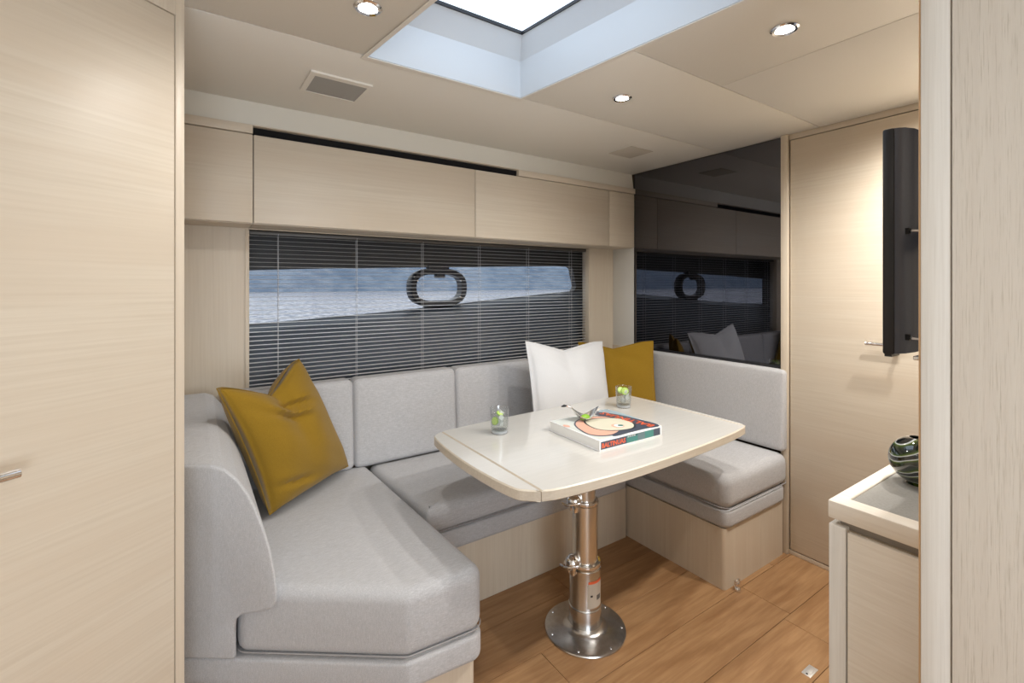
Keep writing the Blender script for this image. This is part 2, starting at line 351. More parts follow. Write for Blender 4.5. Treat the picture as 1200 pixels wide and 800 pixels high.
# closet on the right wall
struct('trim_5', B(XR-0.03, XR+0.003, 1.168, 1.202, 0, CZ), WZ, bevel=0.002)
struct('trim_7', B(XR-0.014, XR+0.003, -0.44, 1.168, 2.072, CZ), WY, bevel=0.002)
struct('baseboard_right', B(XR-0.014, XR+0.003, -0.44, 1.168, 0, 0.022), WY, bevel=0.002)
ct = thing('closet', (XR, 0.76, 0.024), 'tall closet with a plain pale oak door to the right of the black mirror', 'closet')
obj('door', MB().box(XR-0.016, XR+0.003, 0.36, 1.162, 0.027, 2.068), WY, parent=ct, bevel=0.001)
obj('panel', MB().box(XR-0.016, XR+0.003, -0.44, 0.357, 0.027, 2.068), WY, parent=ct, bevel=0.001)
h = MB().tube([(XR-0.016, 0.72, 1.093), (XR-0.06, 0.72, 1.093)], 0.008, 10); h.tube([(XR-0.06, 0.70, 1.093), (XR-0.06, 0.83, 1.093)], 0.0075, 12)
obj('handle', h, CHROME, parent=ct, smooth=True)

# angled door bulkhead on the left
PD = (-0.0184, 1.4637); DD = (-0.8106, -0.5854)
rz = math.atan2(DD[1], DD[0])       # local +x runs away from the post, local -y... faces away, so +y faces the cabin
def dl(s, n_, z):                    # n_ towards the camera side
    return (s, n_, z)
dw = struct('wall_door', MB().box(0.0, 0.022, -0.05, 0.004, 0, CZ).box(0.022, 0.80, -0.05, 0.004, 2.024, CZ).box(0.80, 1.34, -0.05, 0.004, 0, CZ).box(0.022, 0.80, -0.05, 0.004, 0, 0.02).box(0.022, 0.80, -0.05, -0.032, 0.02, 2.024), WZ, loc=(PD[0], PD[1], 0), rotz=rz, local=True, bevel=0.001)
dr = bpy.data.objects.new('door_1', mesh('door_1', MB().box(0.0245, 0.7975, -0.03, 0.0025, 0.0215, 2.0215), WX, bevel=0.001)); C.objects.link(dr)
dr.location = (PD[0], PD[1], 0); dr.rotation_euler = (0, 0, rz); dr['kind'] = 'structure'
hd = MB().tube([(0.455, 0.0025, 1.004), (0.455, 0.052, 1.004)], 0.009, 12)
hd.tube([(0.475, 0.052, 1.003), (0.455, 0.053, 1.004), (0.340, 0.054, 1.004)], 0.0088, 16)
ho = obj('door_handle', hd, CHROME, parent=dr, local=True, smooth=True); ho['label'] = 'chrome lever handle'
obj('escutcheon', MB().rings([[(0.455+0.026*math.cos(2*PI*j/24), yy, 1.004+0.026*math.sin(2*PI*j/24)) for j in range(24)] for yy in (0.003, 0.010)]), CHROME, parent=dr, local=True)
# walls behind the camera (aft bulkhead with an opening added to let light in)
struct('wall_port', B(-1.14, -1.10, -2.05, 0.70, 0, CZ), WZ)
struct('wall_aft', MB().box(-1.10, -0.85, -2.05, -2.0, 0, CZ).box(0.55, 1.05, -2.05, -2.0, 0, CZ).box(-0.85, 0.55, -2.05, -2.0, 0, 0.5).box(-0.85, 0.55, -2.05, -2.0, 2.0, CZ), WZ)

# foreground bulkhead on the right
BX = 1.0
struct('wall_bulkhead', MB().box(BX+0.002, BX+0.085, -2.0, 0.262, 0, CZ), WPALE)
struct('trim_8', B(BX-0.001, BX+0.088, 0.2635, 0.2665, 0, CZ), WEDGE, bevel=0.0008)
struct('trim_9', B(BX-0.004, BX+0.086, 0.2255, 0.2632, 0, CZ), WTRIM, bevel=0.002)
bp_ = thing('bulkhead_panel', (BX, -0.8, 0), 'pale limed oak panel with vertical grain at the right edge, closest to the viewer', 'panel')
obj('veneer_sheet', MB().box(BX-0.006, BX+0.0018, -1.98, 0.2235, 0, CZ), WPALE, parent=bp_, bevel=0.001)
struct('wall_locker', B(BX+0.09, XR, -0.47, -0.44, 0, CZ), WZ)

# ------------------------------------------------------------------ upholstery
def round_poly(poly, rad, n=6):
    out = []; m = len(poly)
    for i in range(m):
        p0 = Vector(poly[i-1]); p = Vector(poly[i]); p1 = Vector(poly[(i+1) % m])
        a = (p0-p).normalized(); b_ = (p1-p).normalized(); ang = a.angle(b_)
        r = rad[i] if isinstance(rad, (list, tuple)) else rad
        d = min(r/math.tan(ang/2), (p0-p).length*0.49, (p1-p).length*0.49); r = d*math.tan(ang/2)
        bis = (a+b_).normalized(); c = p + bis*(r/math.sin(ang/2))
        s0 = p + a*d; s1 = p + b_*d
        a0 = math.atan2(*(s0-c).yx); a1 = math.atan2(*(s1-c).yx); da = (a1-a0+PI) % (2*PI)-PI
        for k in range(n+1):
            t = a0+da*k/n; out.append((c.x+r*math.cos(t), c.y+r*math.sin(t)))
    return out
def subdiv_poly(poly, step=0.06):
    out = []
    for i in range(len(poly)):
        a = Vector(poly[i]); b_ = Vector(poly[(i+1) % len(poly)]); k = max(1, int((b_-a).length/step))
        for j in range(k): out.append(tuple(a.lerp(b_, j/k)))
    return out
def inward(poly, d):
    out = []; m = len(poly); A = sum(poly[i-1][0]*poly[i][1]-poly[i][0]*poly[i-1][1] for i in range(m)); sg = 1 if A > 0 else -1
    for i in range(m):
        t = Vector(poly[(i+1) % m])-Vector(poly[i-1])
        if t.length < 1e-9: t = Vector((1, 0))
        t.normalize(); nrm = Vector((-t.y, t.x))*sg
        out.append((poly[i][0]+nrm.x*d, poly[i][1]+nrm.y*d))
    return out
def cushion(poly, h0, h1, r=0.03, crown=0.012, rc=0.04, fn=None, rb=None):
    """rounded cushion over polygon (u,v), from h0 to h1; fn maps (u,v,h) to world"""
    rb = rb if rb is not None else min(r, (h1-h0)*0.45)
    base = subdiv_poly(round_poly(poly, rc), 0.05)
    cx = sum(p[0] for p in base)/len(base); cy_ = sum(p[1] for p in base)/len(base)
    rs = []
    def put(p, hh): rs.append([(fn(u, v, hh) if fn else (u, v, hh)) for u, v in p])
    ins = inward(base, rb)
    put([(cx+(u-cx)*0.5, cy_+(v-cy_)*0.5) for u, v in ins], h0)
    for k in range(0, 5):
        t = PI/2*k/4; put(inward(base, rb*(1-math.sin(t))), h0+rb*(1-math.cos(t)))
    for k in range(0, 6):
        t = PI/2*k/5; put(inward(base, r*(1-math.cos(t))), h1-r*(1-math.sin(t)) + (crown*0.25*k/5))
    top = inward(base, r)
    for k in (0.93, 0.82, 0.66, 0.48, 0.3, 0.15, 0.04):
        put([(cx+(u-cx)*k, cy_+(v-cy_)*k) for u, v in top], h1+crown*(0.25+0.75*(1-k*k)))
    mb = MB(); mb.rings(rs); return mb
def piping(poly, rc, h, r=0.0022, fn=None, d=0.0):
    b = subdiv_poly(round_poly(poly, rc), 0.05); b = inward(b, d)
    return MB().tube([(fn(u, v, h) if fn else (u, v, h)) for u, v in b], r, 6, closed=True)
def seat(poly, z0, z1, label, rc, **k):
    cxx = sum(p[0] for p in poly)/len(poly); cyy = sum(p[1] for p in poly)/len(poly)
    t = thing('seat_cushion', (cxx, cyy, z0), label, 'cushion', 'upholstered seat cushions of the dinette')
    obj('cover', cushion(poly, z0, z1, rc=rc, **k), FAB, parent=t, smooth=True)
    obj('piping', piping(poly, rc, z0+0.012, d=-0.001), PIPE, parent=t, smooth=True)
    return t
LP = [(0.118, 1.548), (0.505, 1.262), (0.758, 1.245), (0.708, 2.255), (0.03, 2.255), (0.03, 1.60)]
LPb = [(0.0, 1.63), (0.505, 1.262), (0.758, 1.245), (0.72, 1.715), (0.70, 2.32), (-0.04, 2.32), (-0.04, 1.64)]
BP = [(0.762, 1.712), (1.915, 1.712), (1.915, 2.31), (0.713, 2.31)]
RP = [(1.93, 1.168), (2.474, 1.168), (2.478, 2.31), (1.925, 2.31)]
seat([(0.110, 1.560), (0.505, 1.268), (0.754, 1.25), (0.704, 2.31), (0.110, 2.31)], 0.282, 0.472, 'large light grey seat cushion of the left bench with angled front corner', 0.045, r=0.035, crown=0.016)
seat(BP, 0.352, 0.462, 'light grey seat cushion of the back bench under the window, partly behind the table', 0.02, r=0.035, crown=0.018)
seat(RP, 0.352, 0.500, 'light grey seat cushion of the right bench below the black mirror', 0.045, r=0.04, crown=0.018)
def bench(base, band, zb, z0, z1, label, rr=0.02, grain=None):
    cxx = sum(p[0] for p in base)/len(base); cyy = sum(p[1] for p in base)/len(base)
    t = thing('bench_base', (cxx, cyy, 0), label, 'bench', 'wooden bench bases of the dinette')
    obj('plinth', MB().prism(round_poly(base, rr, 5), 0.0, z0), grain or WZ, parent=t, smooth=True)
    obj('upholstered_band', cushion(band, z0, z1, r=0.012, crown=0.0, rc=0.04, rb=0.02), FAB, parent=t, smooth=True)
bench([(0.02, 1.645), (0.50, 1.295), (0.735, 1.278), (0.715, 1.733), (0.715, 2.34), (-0.04, 2.34), (-0.04, 1.66)],
      [(0.0, 1.632), (0.505, 1.262), (0.752, 1.245), (0.722, 1.72), (0.722, 2.32), (-0.035, 2.32), (-0.035, 1.645)], 0, 0.195, 0.280, 'wooden base of the left bench with a grey fabric band on top')
bench([(0.737, 1.735), (1.918, 1.735), (1.918, 2.34), (0.737, 2.34)], [(0.765, 1.715), (1.918, 1.715), (1.918, 2.32), (0.735, 2.32)], 0, 0.265, 0.350, 'wooden base of the back bench with a grey fabric band, behind the table pedestal', rr=0.003)
bench([(1.937, 1.184), (2.457, 1.184), (2.47, 2.03), (2.47, 2.34), (1.922, 2.34)], [(1.932, 1.170), (2.452, 1.170), (2.47, 2.32), (1.925, 2.32)], 0, 0.270, 0.350, 'wooden base of the right bench with a rounded corner and grey fabric band', rr=0.018)

# back cushions along the window
def back_cushion(x0, x1, label):
    t = thing('back_cushion', ((x0+x1)/2, 2.3, 0.47), label, 'cushion', 'light grey back cushions below the window')
    poly = [(x0, 0.475), (x1, 0.475), (x1, 0.895), (x0, 0.895)]
    fn = lambda u, v, hh: (u, 2.352-hh+(v-0.475)*0.06, v)
    obj('cover', cushion(poly, 0, 0.10, r=0.022, crown=0.012, rc=0.028, fn=fn), FAB, parent=t, smooth=True)
    obj('piping', piping(poly, 0.028, 0.083, fn=fn, d=0.0005), PIPE, parent=t, smooth=True)
back_cushion(0.10, 0.635, 'light grey back cushion in the left corner, partly behind the large mustard pillow')
back_cushion(0.637, 1.180, 'light grey back cushion under the window, second from the left corner')
back_cushion(1.182, 1.725, 'light grey back cushion under the window, left of the white pillow')
back_cushion(1.727, 2.36, 'light grey back cushion in the right corner, behind the white and mustard pillows')
# right back cushion (thin, against the wall)
t = thing('back_cushion', (2.45, 1.7, 0.50), 'long pale grey back cushion on the right wall directly under the black mirror', 'cushion')
poly = [(1.172, 0.515), (2.30, 0.515), (2.30, 0.920), (1.172, 0.920)]
fn = lambda u, v, hh: (2.478-hh+(v-0.515)*0.05, u, v)
obj('cover', cushion(poly, 0, 0.055, r=0.018, crown=0.008, rc=0.02, fn=fn), FAB, parent=t, smooth=True)
# left back cushion: lofted profile with rolled top
t = thing('back_cushion', (0.05, 1.9, 0.26), 'large light grey rolled back cushion of the left bench, its curved end facing the viewer', 'cushion')
pr_ = [(-0.04, 0.285), (-0.04, 0.838), (0.045, 0.838), (0.075, 0.828), (0.108, 0.796), (0.132, 0.757), (0.150, 0.715), (0.170, 0.655), (0.184, 0.600), (0.194, 0.54), (0.200, 0.480), (0.199, 0.452), (0.188, 0.432), (0.165, 0.424), (0.118, 0.414), (0.106, 0.400), (0.104, 0.380), (0.104, 0.285)]
pr_ = subdiv_poly(round_poly(pr_, 0.012, 3), 0.03)
pcx = 0.06; pcz = 0.58
def endy(x, off): return 1.617 - (x+0.006)*0.7375 + off
rs = []
stations = [(0.000, 0.40, 0.020), (-0.003, 0.010, 0), (0, 0.004, 0)]
for ins_, off in ((0.011, 0.0), (0.006, 0.002), (0.003, 0.006), (0.001, 0.012), (0.0, 0.024)):
    p2 = inward(pr_, ins_)
    rs.append([(x, endy(x, off), z) for x, z in p2])
for k in range(1, 9):
    f_ = k/8; ring_ = []
    for x, z in pr_:
        y0 = endy(x, 0.024); yy = y0+(2.262-y0)*f_
        bl = f_**1.1
        zz = z if z < 0.5 else z + (z-0.5)/0.338*0.075*bl
        xx = x if x < 0.02 else x - (x-0.02)*0.10*bl
        ring_.append((xx, yy, zz))
    rs.append(ring_)
obj('cover', MB().rings(rs), FAB, parent=t, smooth=True)
obj('piping', MB().tube([(x, endy(x, 0.010), z) for x, z in inward(pr_, 0.003)], 0.0024, 6, closed=True), FAB, parent=t, smooth=True)

# scatter pillows
def pillow(c00, c10, c11, c01, label, m, bulge=0.075, notch=0.10, pinch=0.07, seed=1, fold=0.0):
    c = [Vector(p) for p in (c00, c10, c11, c01)]
    nrm = ((c[1]-c[0]).cross(c[3]-c[0])).normalized()
    ctr = (c[0]+c[1]+c[2]+c[3])/4; zmin = min(p.z for p in c)
    t = thing('throw_pillow', (ctr.x, ctr.y, zmin), label, 'pillow', 'throw pillows on the dinette')
    rnd = random.Random(seed); K = 44
    ph = [rnd.uniform(0, 6) for _ in range(8)]
    def P(a, b_, side):
        a2 = a*(1-pinch*(1-b_*b_)); b2 = b_*(1-pinch*0.8*(1-a*a))
        top = max(0, (b_+1)/2)**2.5
        b2 -= notch*2*top*max(0, 1-abs(a+0.08)/0.85)**1.25
        u, v_ = (a2+1)/2, (b2+1)/2
        p = c[0]*(1-u)*(1-v_)+c[1]*u*(1-v_)+c[2]*u*v_+c[3]*(1-u)*v_
        th = bulge*(max(0, (1-a*a))*max(0, (1-b_*b_)))**0.42
        th *= 1-0.55*top*math.exp(-((a+0.08)/0.22)**2)
        wr = 0.006*math.sin(5*a+3*b_+ph[0])*math.sin(4*b_-2*a+ph[1]) + 0.0035*math.sin(13*(a*0.6+b_)+ph[2])*math.exp(-((abs(b_)-0.7)/0.3)**2)
        if fold: wr += fold*math.sin(22*(b_+0.35*a)+ph[3])*math.exp(-((b_-0.55)/0.22)**2-((a-0.0)/0.5)**2) - fold*1.6*math.exp(-((b_+0.78+0.2*a)/0.06)**2-((a+0.55)/0.35)**2)
        th += wr*(max(0, (1-a*a)*(1-b_*b_)))**0.5
        return p + nrm*th*side
    mb = MB(); vs = []; fs = []
    for side in (1, -1):
        o = len(vs)
        for i in range(K+1):
            for j in range(K+1): vs.append(P(-1+2*i/K, -1+2*j/K, side))
        for i in range(K):
            for j in range(K):
                q = (o+i*(K+1)+j, o+(i+1)*(K+1)+j, o+(i+1)*(K+1)+j+1, o+i*(K+1)+j+1)
                fs.append(q if side == 1 else q[::-1])
    mb.add(vs, fs); o_ = obj('cover', mb, m, parent=t, smooth=True)
    bm = bmesh.new(); bm.from_mesh(o_.data); bmesh.ops.remove_doubles(bm, verts=bm.verts, dist=0.0004); bm.to_mesh(o_.data); bm.free()
    o_.data.polygons.foreach_set('use_smooth', [True]*len(o_.data.polygons))
    edge = [P(-1+2*k/K, -1, 1) for k in range(K)]+[P(1, -1+2*k/K, 1) for k in range(K)]+[P(1-2*k/K, 1, 1) for k in range(K)]+[P(-1, 1-2*k/K, 1) for k in range(K)]
    obj('seam', MB().tube(edge, 0.0022, 6, closed=True), m, parent=t, smooth=True)
    return t
pillow((0.235, 1.925, 0.505), (0.60, 2.235, 0.505), (0.385, 2.215, 1.025), (0.068, 1.865, 1.0), 'large mustard yellow pillow leaning in the left corner of the dinette', MUST, 0.105, 0.155, 0.065, 3, 0.022)
pillow((1.455, 1.92, 0.515), (1.995, 1.92, 0.525), (2.066, 2.06, 1.002), (1.489, 2.06, 1.041), 'white linen pillow leaning on the back cushion behind the table', WLIN, 0.075, 0.085, 0.04, 5)
pillow((2.00, 2.12, 0.535), (2.32, 1.85, 0.54), (2.372, 1.925, 0.997), (2.03, 2.235, 0.983), 'mustard yellow pillow in the right corner, half behind the white pillow', MUST, 0.055, 0.085, 0.04, 8)

# ------------------------------------------------------------------ table
def catmull(P, k=5):
    out = []; n = len(P)
    for i in range(n):
        p0, p1, p2, p3 = (Vector(P[(i+j-1) % n]) for j in range(4))
        for s in range(k):
            t_ = s/k
            out.append(tuple(0.5*((2*p1)+(p2-p0)*t_+(2*p0-5*p1+4*p2-p3)*t_**2+(3*p1-p0-3*p2+p3)*t_**3)))
    return out
TO = catmull([(0.815, 1.118), (0.790, 1.155), (0.774, 1.27), (0.768, 1.42), (0.775, 1.58), (0.790, 1.70), (0.808, 1.738), (0.845, 1.758), (0.91, 1.772), (1.218, 1.790), (1.532, 1.797), (1.79, 1.792), (1.925, 1.783), (1.962, 1.768), (1.975, 1.735), (1.984, 1.58), (1.987, 1.42), (1.984, 1.27), (1.980, 1.15), (1.966, 1.112), (1.925, 1.093), (1.746, 1.070), (1.45, 1.054), (1.187, 1.051), (0.95, 1.068), (0.862, 1.086)])
def clip(poly, xc, keep):
    out = []
    for i in range(len(poly)):
        a, b_ = poly[i], poly[(i+1) % len(poly)]; ia = (a[0]-xc)*keep >= 0; ib = (b_[0]-xc)*keep >= 0
        if ia: out.append(a)
        if ia != ib:
            s = (xc-a[0])/(b_[0]-a[0]); out.append((xc, a[1]+(b_[1]-a[1])*s))
    return out
tb = thing('dinette_table', (1.28, 1.37, 0), 'pale rounded dinette table on a polished metal pedestal', 'table')
TZ = 0.745
def top_part(name, poly, label=None):
    on = lambda p: min(abs(p[0]-q) for q in (0.8485, 0.8465, 1.9555, 1.9575)) < 1e-6
    cut = [p for p in poly if on(p)]
    poly = [p for p in poly if on(p) or all((Vector(p)-Vector(q)).length > 0.012 for q in cut)]
    c_ = [(x, y) for x, y in poly]
    mb = MB()
    mb.rings([[(x, y, TZ-0.034) for x, y in inward(c_, 0.003)], [(x, y, TZ-0.031) for x, y in c_], [(x, y, TZ-0.004) for x, y in c_], [(x, y, TZ) for x, y in inward(c_, 0.004)]])
    mb.m = [1]*len(mb.m); mb.m[-1] = 0
    o = obj(name, mb, [TABLE, TEDGE], parent=tb)
    return o
top_part('table_top', clip(clip(TO, 0.8485, 1), 1.9555, -1))
top_part('end_leaf', clip(TO, 0.8465, -1))
top_part('end_leaf', clip(TO, 1.9575, 1))
obj('seam_strip', MB().box(0.8464, 0.8486, 1.095, 1.755, TZ-0.032, TZ-0.006), DARK, parent=tb)
px, py = 1.28, 1.37
obj('mounting_plate', MB().lathe([(0.13, 0.699), (0.13, 0.7108)], (px, py, 0), 32), STEEL, parent=tb)
obj('base_plate', MB().lathe([(0.157, 0.0), (0.159, 0.002), (0.157, 0.006), (0.150, 0.0085), (0.09, 0.011), (0.078, 0.014), (0.068, 0.022), (0.063, 0.03)], (px, py, 0), 64), STEEL, parent=tb, smooth=True)
obj('column', MB().lathe([(0.0625, 0.012), (0.0625, 0.100), (0.0615, 0.102), (0.0605, 0.232), (0.0605, 0.246)], (px, py, 0), 48), STEEL, parent=tb, smooth=True)
obj('weld_ring', MB().lathe([(0.062, 0.095), (0.0648, 0.099), (0.062, 0.103)], (px, py, 0), 48, cap=False), STEEL, parent=tb, smooth=True)
obj('column', MB().lathe([(0.049, 0.20), (0.049, 0.490)], (px, py, 0), 48), ALU, parent=tb, smooth=True)
obj('column', MB().lathe([(0.040, 0.42), (0.040, 0.705)], (px, py, 0), 48), ALU, parent=tb, smooth=True)
for k in range(7):
    a = 2*PI*k/7+0.2
    obj('screw', MB().lathe([(0.0055, 0.0082), (0.0045, 0.0105), (0.001, 0.0112)], (px+0.142*math.cos(a), py+0.142*math.sin(a), 0), 10), CHROME, parent=tb, smooth=True)
def clamp(z, r):
    m_ = MB()
    m_.lathe([(r+0.001, z-0.008), (r+0.010, z-0.007), (r+0.012, z), (r+0.010, z+0.007), (r+0.001, z+0.008), (r+0.001, z-0.008)], (px, py, 0), 40, cap=False)
    c_ = obj('clamp_ring', m_, CHROME, parent=tb, smooth=True)
    ux, uy = -0.8268*0.86-0.5624*0.5, 0.5626*0.86-0.8268*0.5        # towards camera left and front
    l = math.hypot(ux, uy); ux /= l; uy /= l; vx, vy = -uy, ux
    def bp(a0, a1, b0, b1, z0, z1):
        return MB().rings([[(px+ux*a+vx*b_, py+uy*a+vy*b_, zz) for a, b_ in ((a0, b0), (a1, b0), (a1, b1), (a0, b1))] for zz in (z0, z1)])
    obj('lug', bp(r+0.004, r+0.026, -0.026, -0.007, z-0.030, z+0.008), CHROME, parent=c_, bevel=0.003)
    obj('lug', bp(r+0.004, r+0.026, 0.003, 0.020, z-0.030, z+0.008), CHROME, parent=c_, bevel=0.003)
    cx_, cy_ = px+ux*(r+0.012), py+uy*(r+0.012)
    obj('cam', MB().lathe([(0.030, z+0.004), (0.032, z+0.014), (0.025, z+0.028), (0.014, z+0.040), (0.006, z+0.043)], (cx_, cy_, 0), 20), CHROME, parent=c_, smooth=True)
    obj('lever', MB().tube([(px+ux*(r+0.01)+vx*0.03, py+uy*(r+0.01)+vy*0.03, z+0.012), (px+ux*(r+0.034)+vx*0.02, py+uy*(r+0.034)+vy*0.02, z+0.008), (px+ux*(r+0.046)-vx*0.0, py+uy*(r+0.046), z), (px+ux*(r+0.048)-vx*0.03, py+uy*(r+0.048)-vy*0.03, z-0.003)], [0.007, 0.006, 0.005, 0.006], 10), CHROME, parent=c_, smooth=True)
    obj('collar_bracket', MB().rings([[(px+(r+0.0015+dd)*math.cos(a), py+(r+0.0015+dd)*math.sin(a), zz) for dd, zz in ((0, z-0.032), (0.004, z-0.032), (0.006, z-0.010), (0, z-0.010))] for a in [math.radians(-150+k*8) for k in range(16)]]), ALU, parent=c_, smooth=True)
clamp(0.262, 0.050); clamp(0.500, 0.041)
def patch(a0, a1, z0, z1, r, m, name, lab=None):
    o = obj(name, MB().rings([[(px+rr*math.cos(a), py+rr*math.sin(a), zz) for rr, zz in ((r, z0), (r+0.0004, z0), (r+0.0004, z1), (r, z1))] for a in [math.radians(a0+(a1-a0)*k/12) for k in range(13)]]), m, parent=tb)
    if lab: o['label'] = lab
    return o
ac = math.degrees(math.atan2(-py, -px))
patch(ac+8, ac+75, 0.112, 0.205, 0.0612, mat('silver_sticker', (0.46, 0.40, 0.33), 0.4), 'sticker', 'silver grey sticker')
patch(ac+12, ac+72, 0.205, 0.214, 0.0613, mat('orange_sticker', (0.75, 0.13, 0.05), 0.5), 'warning_stripe', 'orange red stripe')
patch(ac+20, ac+28, 0.156, 0.163, 0.0618, BLACK, 'printed_mark'); patch(ac+46, ac+66, 0.140, 0.158, 0.0618, mat('sticker_print', (0.10, 0.09, 0.08), 0.6), 'printed_mark')

# book
bk = thing('book', (1.388, 1.37, TZ), 'large white art book with teal spine and orange lettering lying on the table', 'book', rotz=-0.02)
bw, bd, bh = 0.338, 0.296, 0.040      # local: spine along -y
hw, hd_ = bw/2, bd/2
COVW = mat('book_cover_white', (0.86, 0.86, 0.86), 0.3); NAVY = mat('print_slate', (0.055, 0.07, 0.105), 0.3); TEAL = mat('print_teal', (0.055, 0.22, 0.20), 0.3)
ORNG = mat('print_orange', (0.72, 0.13, 0.055), 0.35); BLUEG = mat('print_blue_grey', (0.32, 0.42, 0.48), 0.3); CREAM = mat('print_cream', (0.66, 0.64, 0.52), 0.35); SALM = mat('print_salmon', (0.75, 0.42, 0.32), 0.35); BLK = mat('print_black', (0.02, 0.03, 0.04), 0.3)
obj('cover', MB().box(-hw, hw, -hd_, hd_, 0, 0.003).box(-hw, hw, -hd_, hd_, bh-0.003, bh).box(-hw, hw, -hd_, -hd_+0.003, 0.003, bh-0.003), COVW, parent=bk, local=True, bevel=0.0008)
obj('pages', MB().box(-hw+0.003, hw-0.003, -hd_+0.0035, hd_-0.004, 0.0032, bh-0.0032), mat('page_block', (0.86, 0.85, 0.82), 0.7), parent=bk, local=True)
def art(name, pts, lv, m, k=6):
    p = catmull(pts, k) if k else pts
    z = bh+0.00015+0.00012*lv
    obj(name, MB().rings([[(x, y, z) for x, y in p], [(x, y, z+0.0001) for x, y in p]]), m, parent=bk, local=True)
art('printed_ground', [(-hw+0.006, -hd_+0.006), (hw-0.006, -hd_+0.006), (hw-0.006, hd_-0.006), (-hw+0.006, hd_-0.006)], 0, mat('print_pale', (0.62, 0.66, 0.63), 0.3), 0)
art('printed_shape', [(0.163, -0.140), (0.160, -0.02), (0.148, 0.08), (0.115, 0.141), (0.05, 0.141), (0.05, 0.06), (-0.02, -0.06), (-0.09, -0.138), (0.0, -0.141), (0.08, -0.141)], 1, NAVY)
art('printed_shape', [(0.163, -0.05), (0.163, 0.140), (0.10, 0.141), (0.126, 0.09), (0.146, 0.03)], 2, BLUEG)
art('printed_shape', [(-0.155, -0.05), (-0.12, 0.05), (-0.05, 0.10), (0.03, 0.10), (0.085, 0.05), (0.065, -0.04), (0.00, -0.10), (-0.08, -0.128), (-0.14, -0.105)], 2, NAVY)
art('printed_shape', [(-0.147, -0.05), (-0.115, 0.045), (-0.05, 0.092), (0.03, 0.092), (0.076, 0.045), (0.055, -0.04), (-0.01, -0.094), (-0.08, -0.119), (-0.134, -0.097)], 3, SALM)
art('printed_shape', [(-0.085, -0.04), (-0.06, 0.06), (0.01, 0.07), (0.10, 0.02), (0.102, -0.06), (0.05, -0.112), (-0.03, -0.10)], 4, BLK)
art('printed_shape', [(-0.079, -0.04), (-0.055, 0.054), (0.01, 0.064), (0.093, 0.016), (0.095, -0.058), (0.047, -0.105), (-0.028, -0.093)], 5, CREAM)
art('printed_ring', [(0.018+0.026*math.cos(t), -0.055+0.026*math.sin(t)) for t in [k*PI/6 for k in range(12)]], 6, SALM, 2)
art('printed_ring', [(0.022+0.019*math.cos(t), -0.056+0.019*math.sin(t)) for t in [k*PI/6 for k in range(12)]], 7, COVW, 2)
art('printed_dot', [(0.03+0.012*math.cos(t), -0.058+0.011*math.sin(t)) for t in [k*PI/6 for k in range(12)]], 8, TEAL, 2)
art('printed_shape', [(-0.155+0.012*math.cos(t), 0.055+0.018*math.sin(t)) for t in [k*PI/6 for k in range(12)]], 2, SALM, 2)
yb = -hd_-0.0002
def sp(x0, x1, z0, z1, m, lv=0, nm='spine_print'): obj(nm, MB().box(x0, x1, -hd_-0.0003-0.0002*lv, -hd_, z0, z1), m, parent=bk, local=True)
sp(-hw+0.006, -0.03, 0.006, 0.034, NAVY); sp(-0.03, 0.12, 0.006, 0.034, TEAL); sp(0.12, hw-0.010, 0.006, 0.034, NAVY); sp(hw-0.010, hw-0.003, 0.006, 0.034, COVW)
sp(0.03, 0.07, 0.006, 0.034, mat('print_grey_teal', (0.12, 0.19, 0.21), 0.3), 1); sp(-0.02, 0.03, 0.026, 0.034, mat('print_dark_teal', (0.05, 0.12, 0.13), 0.3), 1)
def text(s, size, m, M, name, ex=0.0002, bold=0.0):
    cu = bpy.data.curves.new(name, 'FONT'); cu.body = s; cu.size = size; cu.extrude = ex; cu.offset = bold; cu.resolution_u = 2
    o = bpy.data.objects.new(name, cu); C.objects.link(o)
    dg = bpy.context.evaluated_depsgraph_get(); me = bpy.data.meshes.new_from_object(o.evaluated_get(dg)); bpy.data.objects.remove(o)
    me.transform(M); me.materials.clear(); me.materials.append(m)
    o2 = bpy.data.objects.new(name, me); C.objects.link(o2); o2.parent = bk
    return o2
text('BALTINUAS', 0.0235, ORNG, Matrix.Translation((-hw+0.010, -hd_-0.0004, 0.0115)) @ Matrix.Rotation(PI/2, 4, 'X'), 'spine_lettering', 0.0003, 0.0008)
text('iiilii liiiil ilii liiili', 0.0075, COVW, Matrix.Translation((-0.026, -hd_-0.0006, 0.027)) @ Matrix.Rotation(PI/2, 4, 'X'), 'spine_lettering', 0.0002)
text('BALTINUAS', 0.050, ORNG, Matrix.Translation((0.148, -0.136, bh+0.0014)) @ Matrix.Rotation(PI/2+0.14, 4, 'Z'), 'cover_lettering', 0.0001, 0.0012)

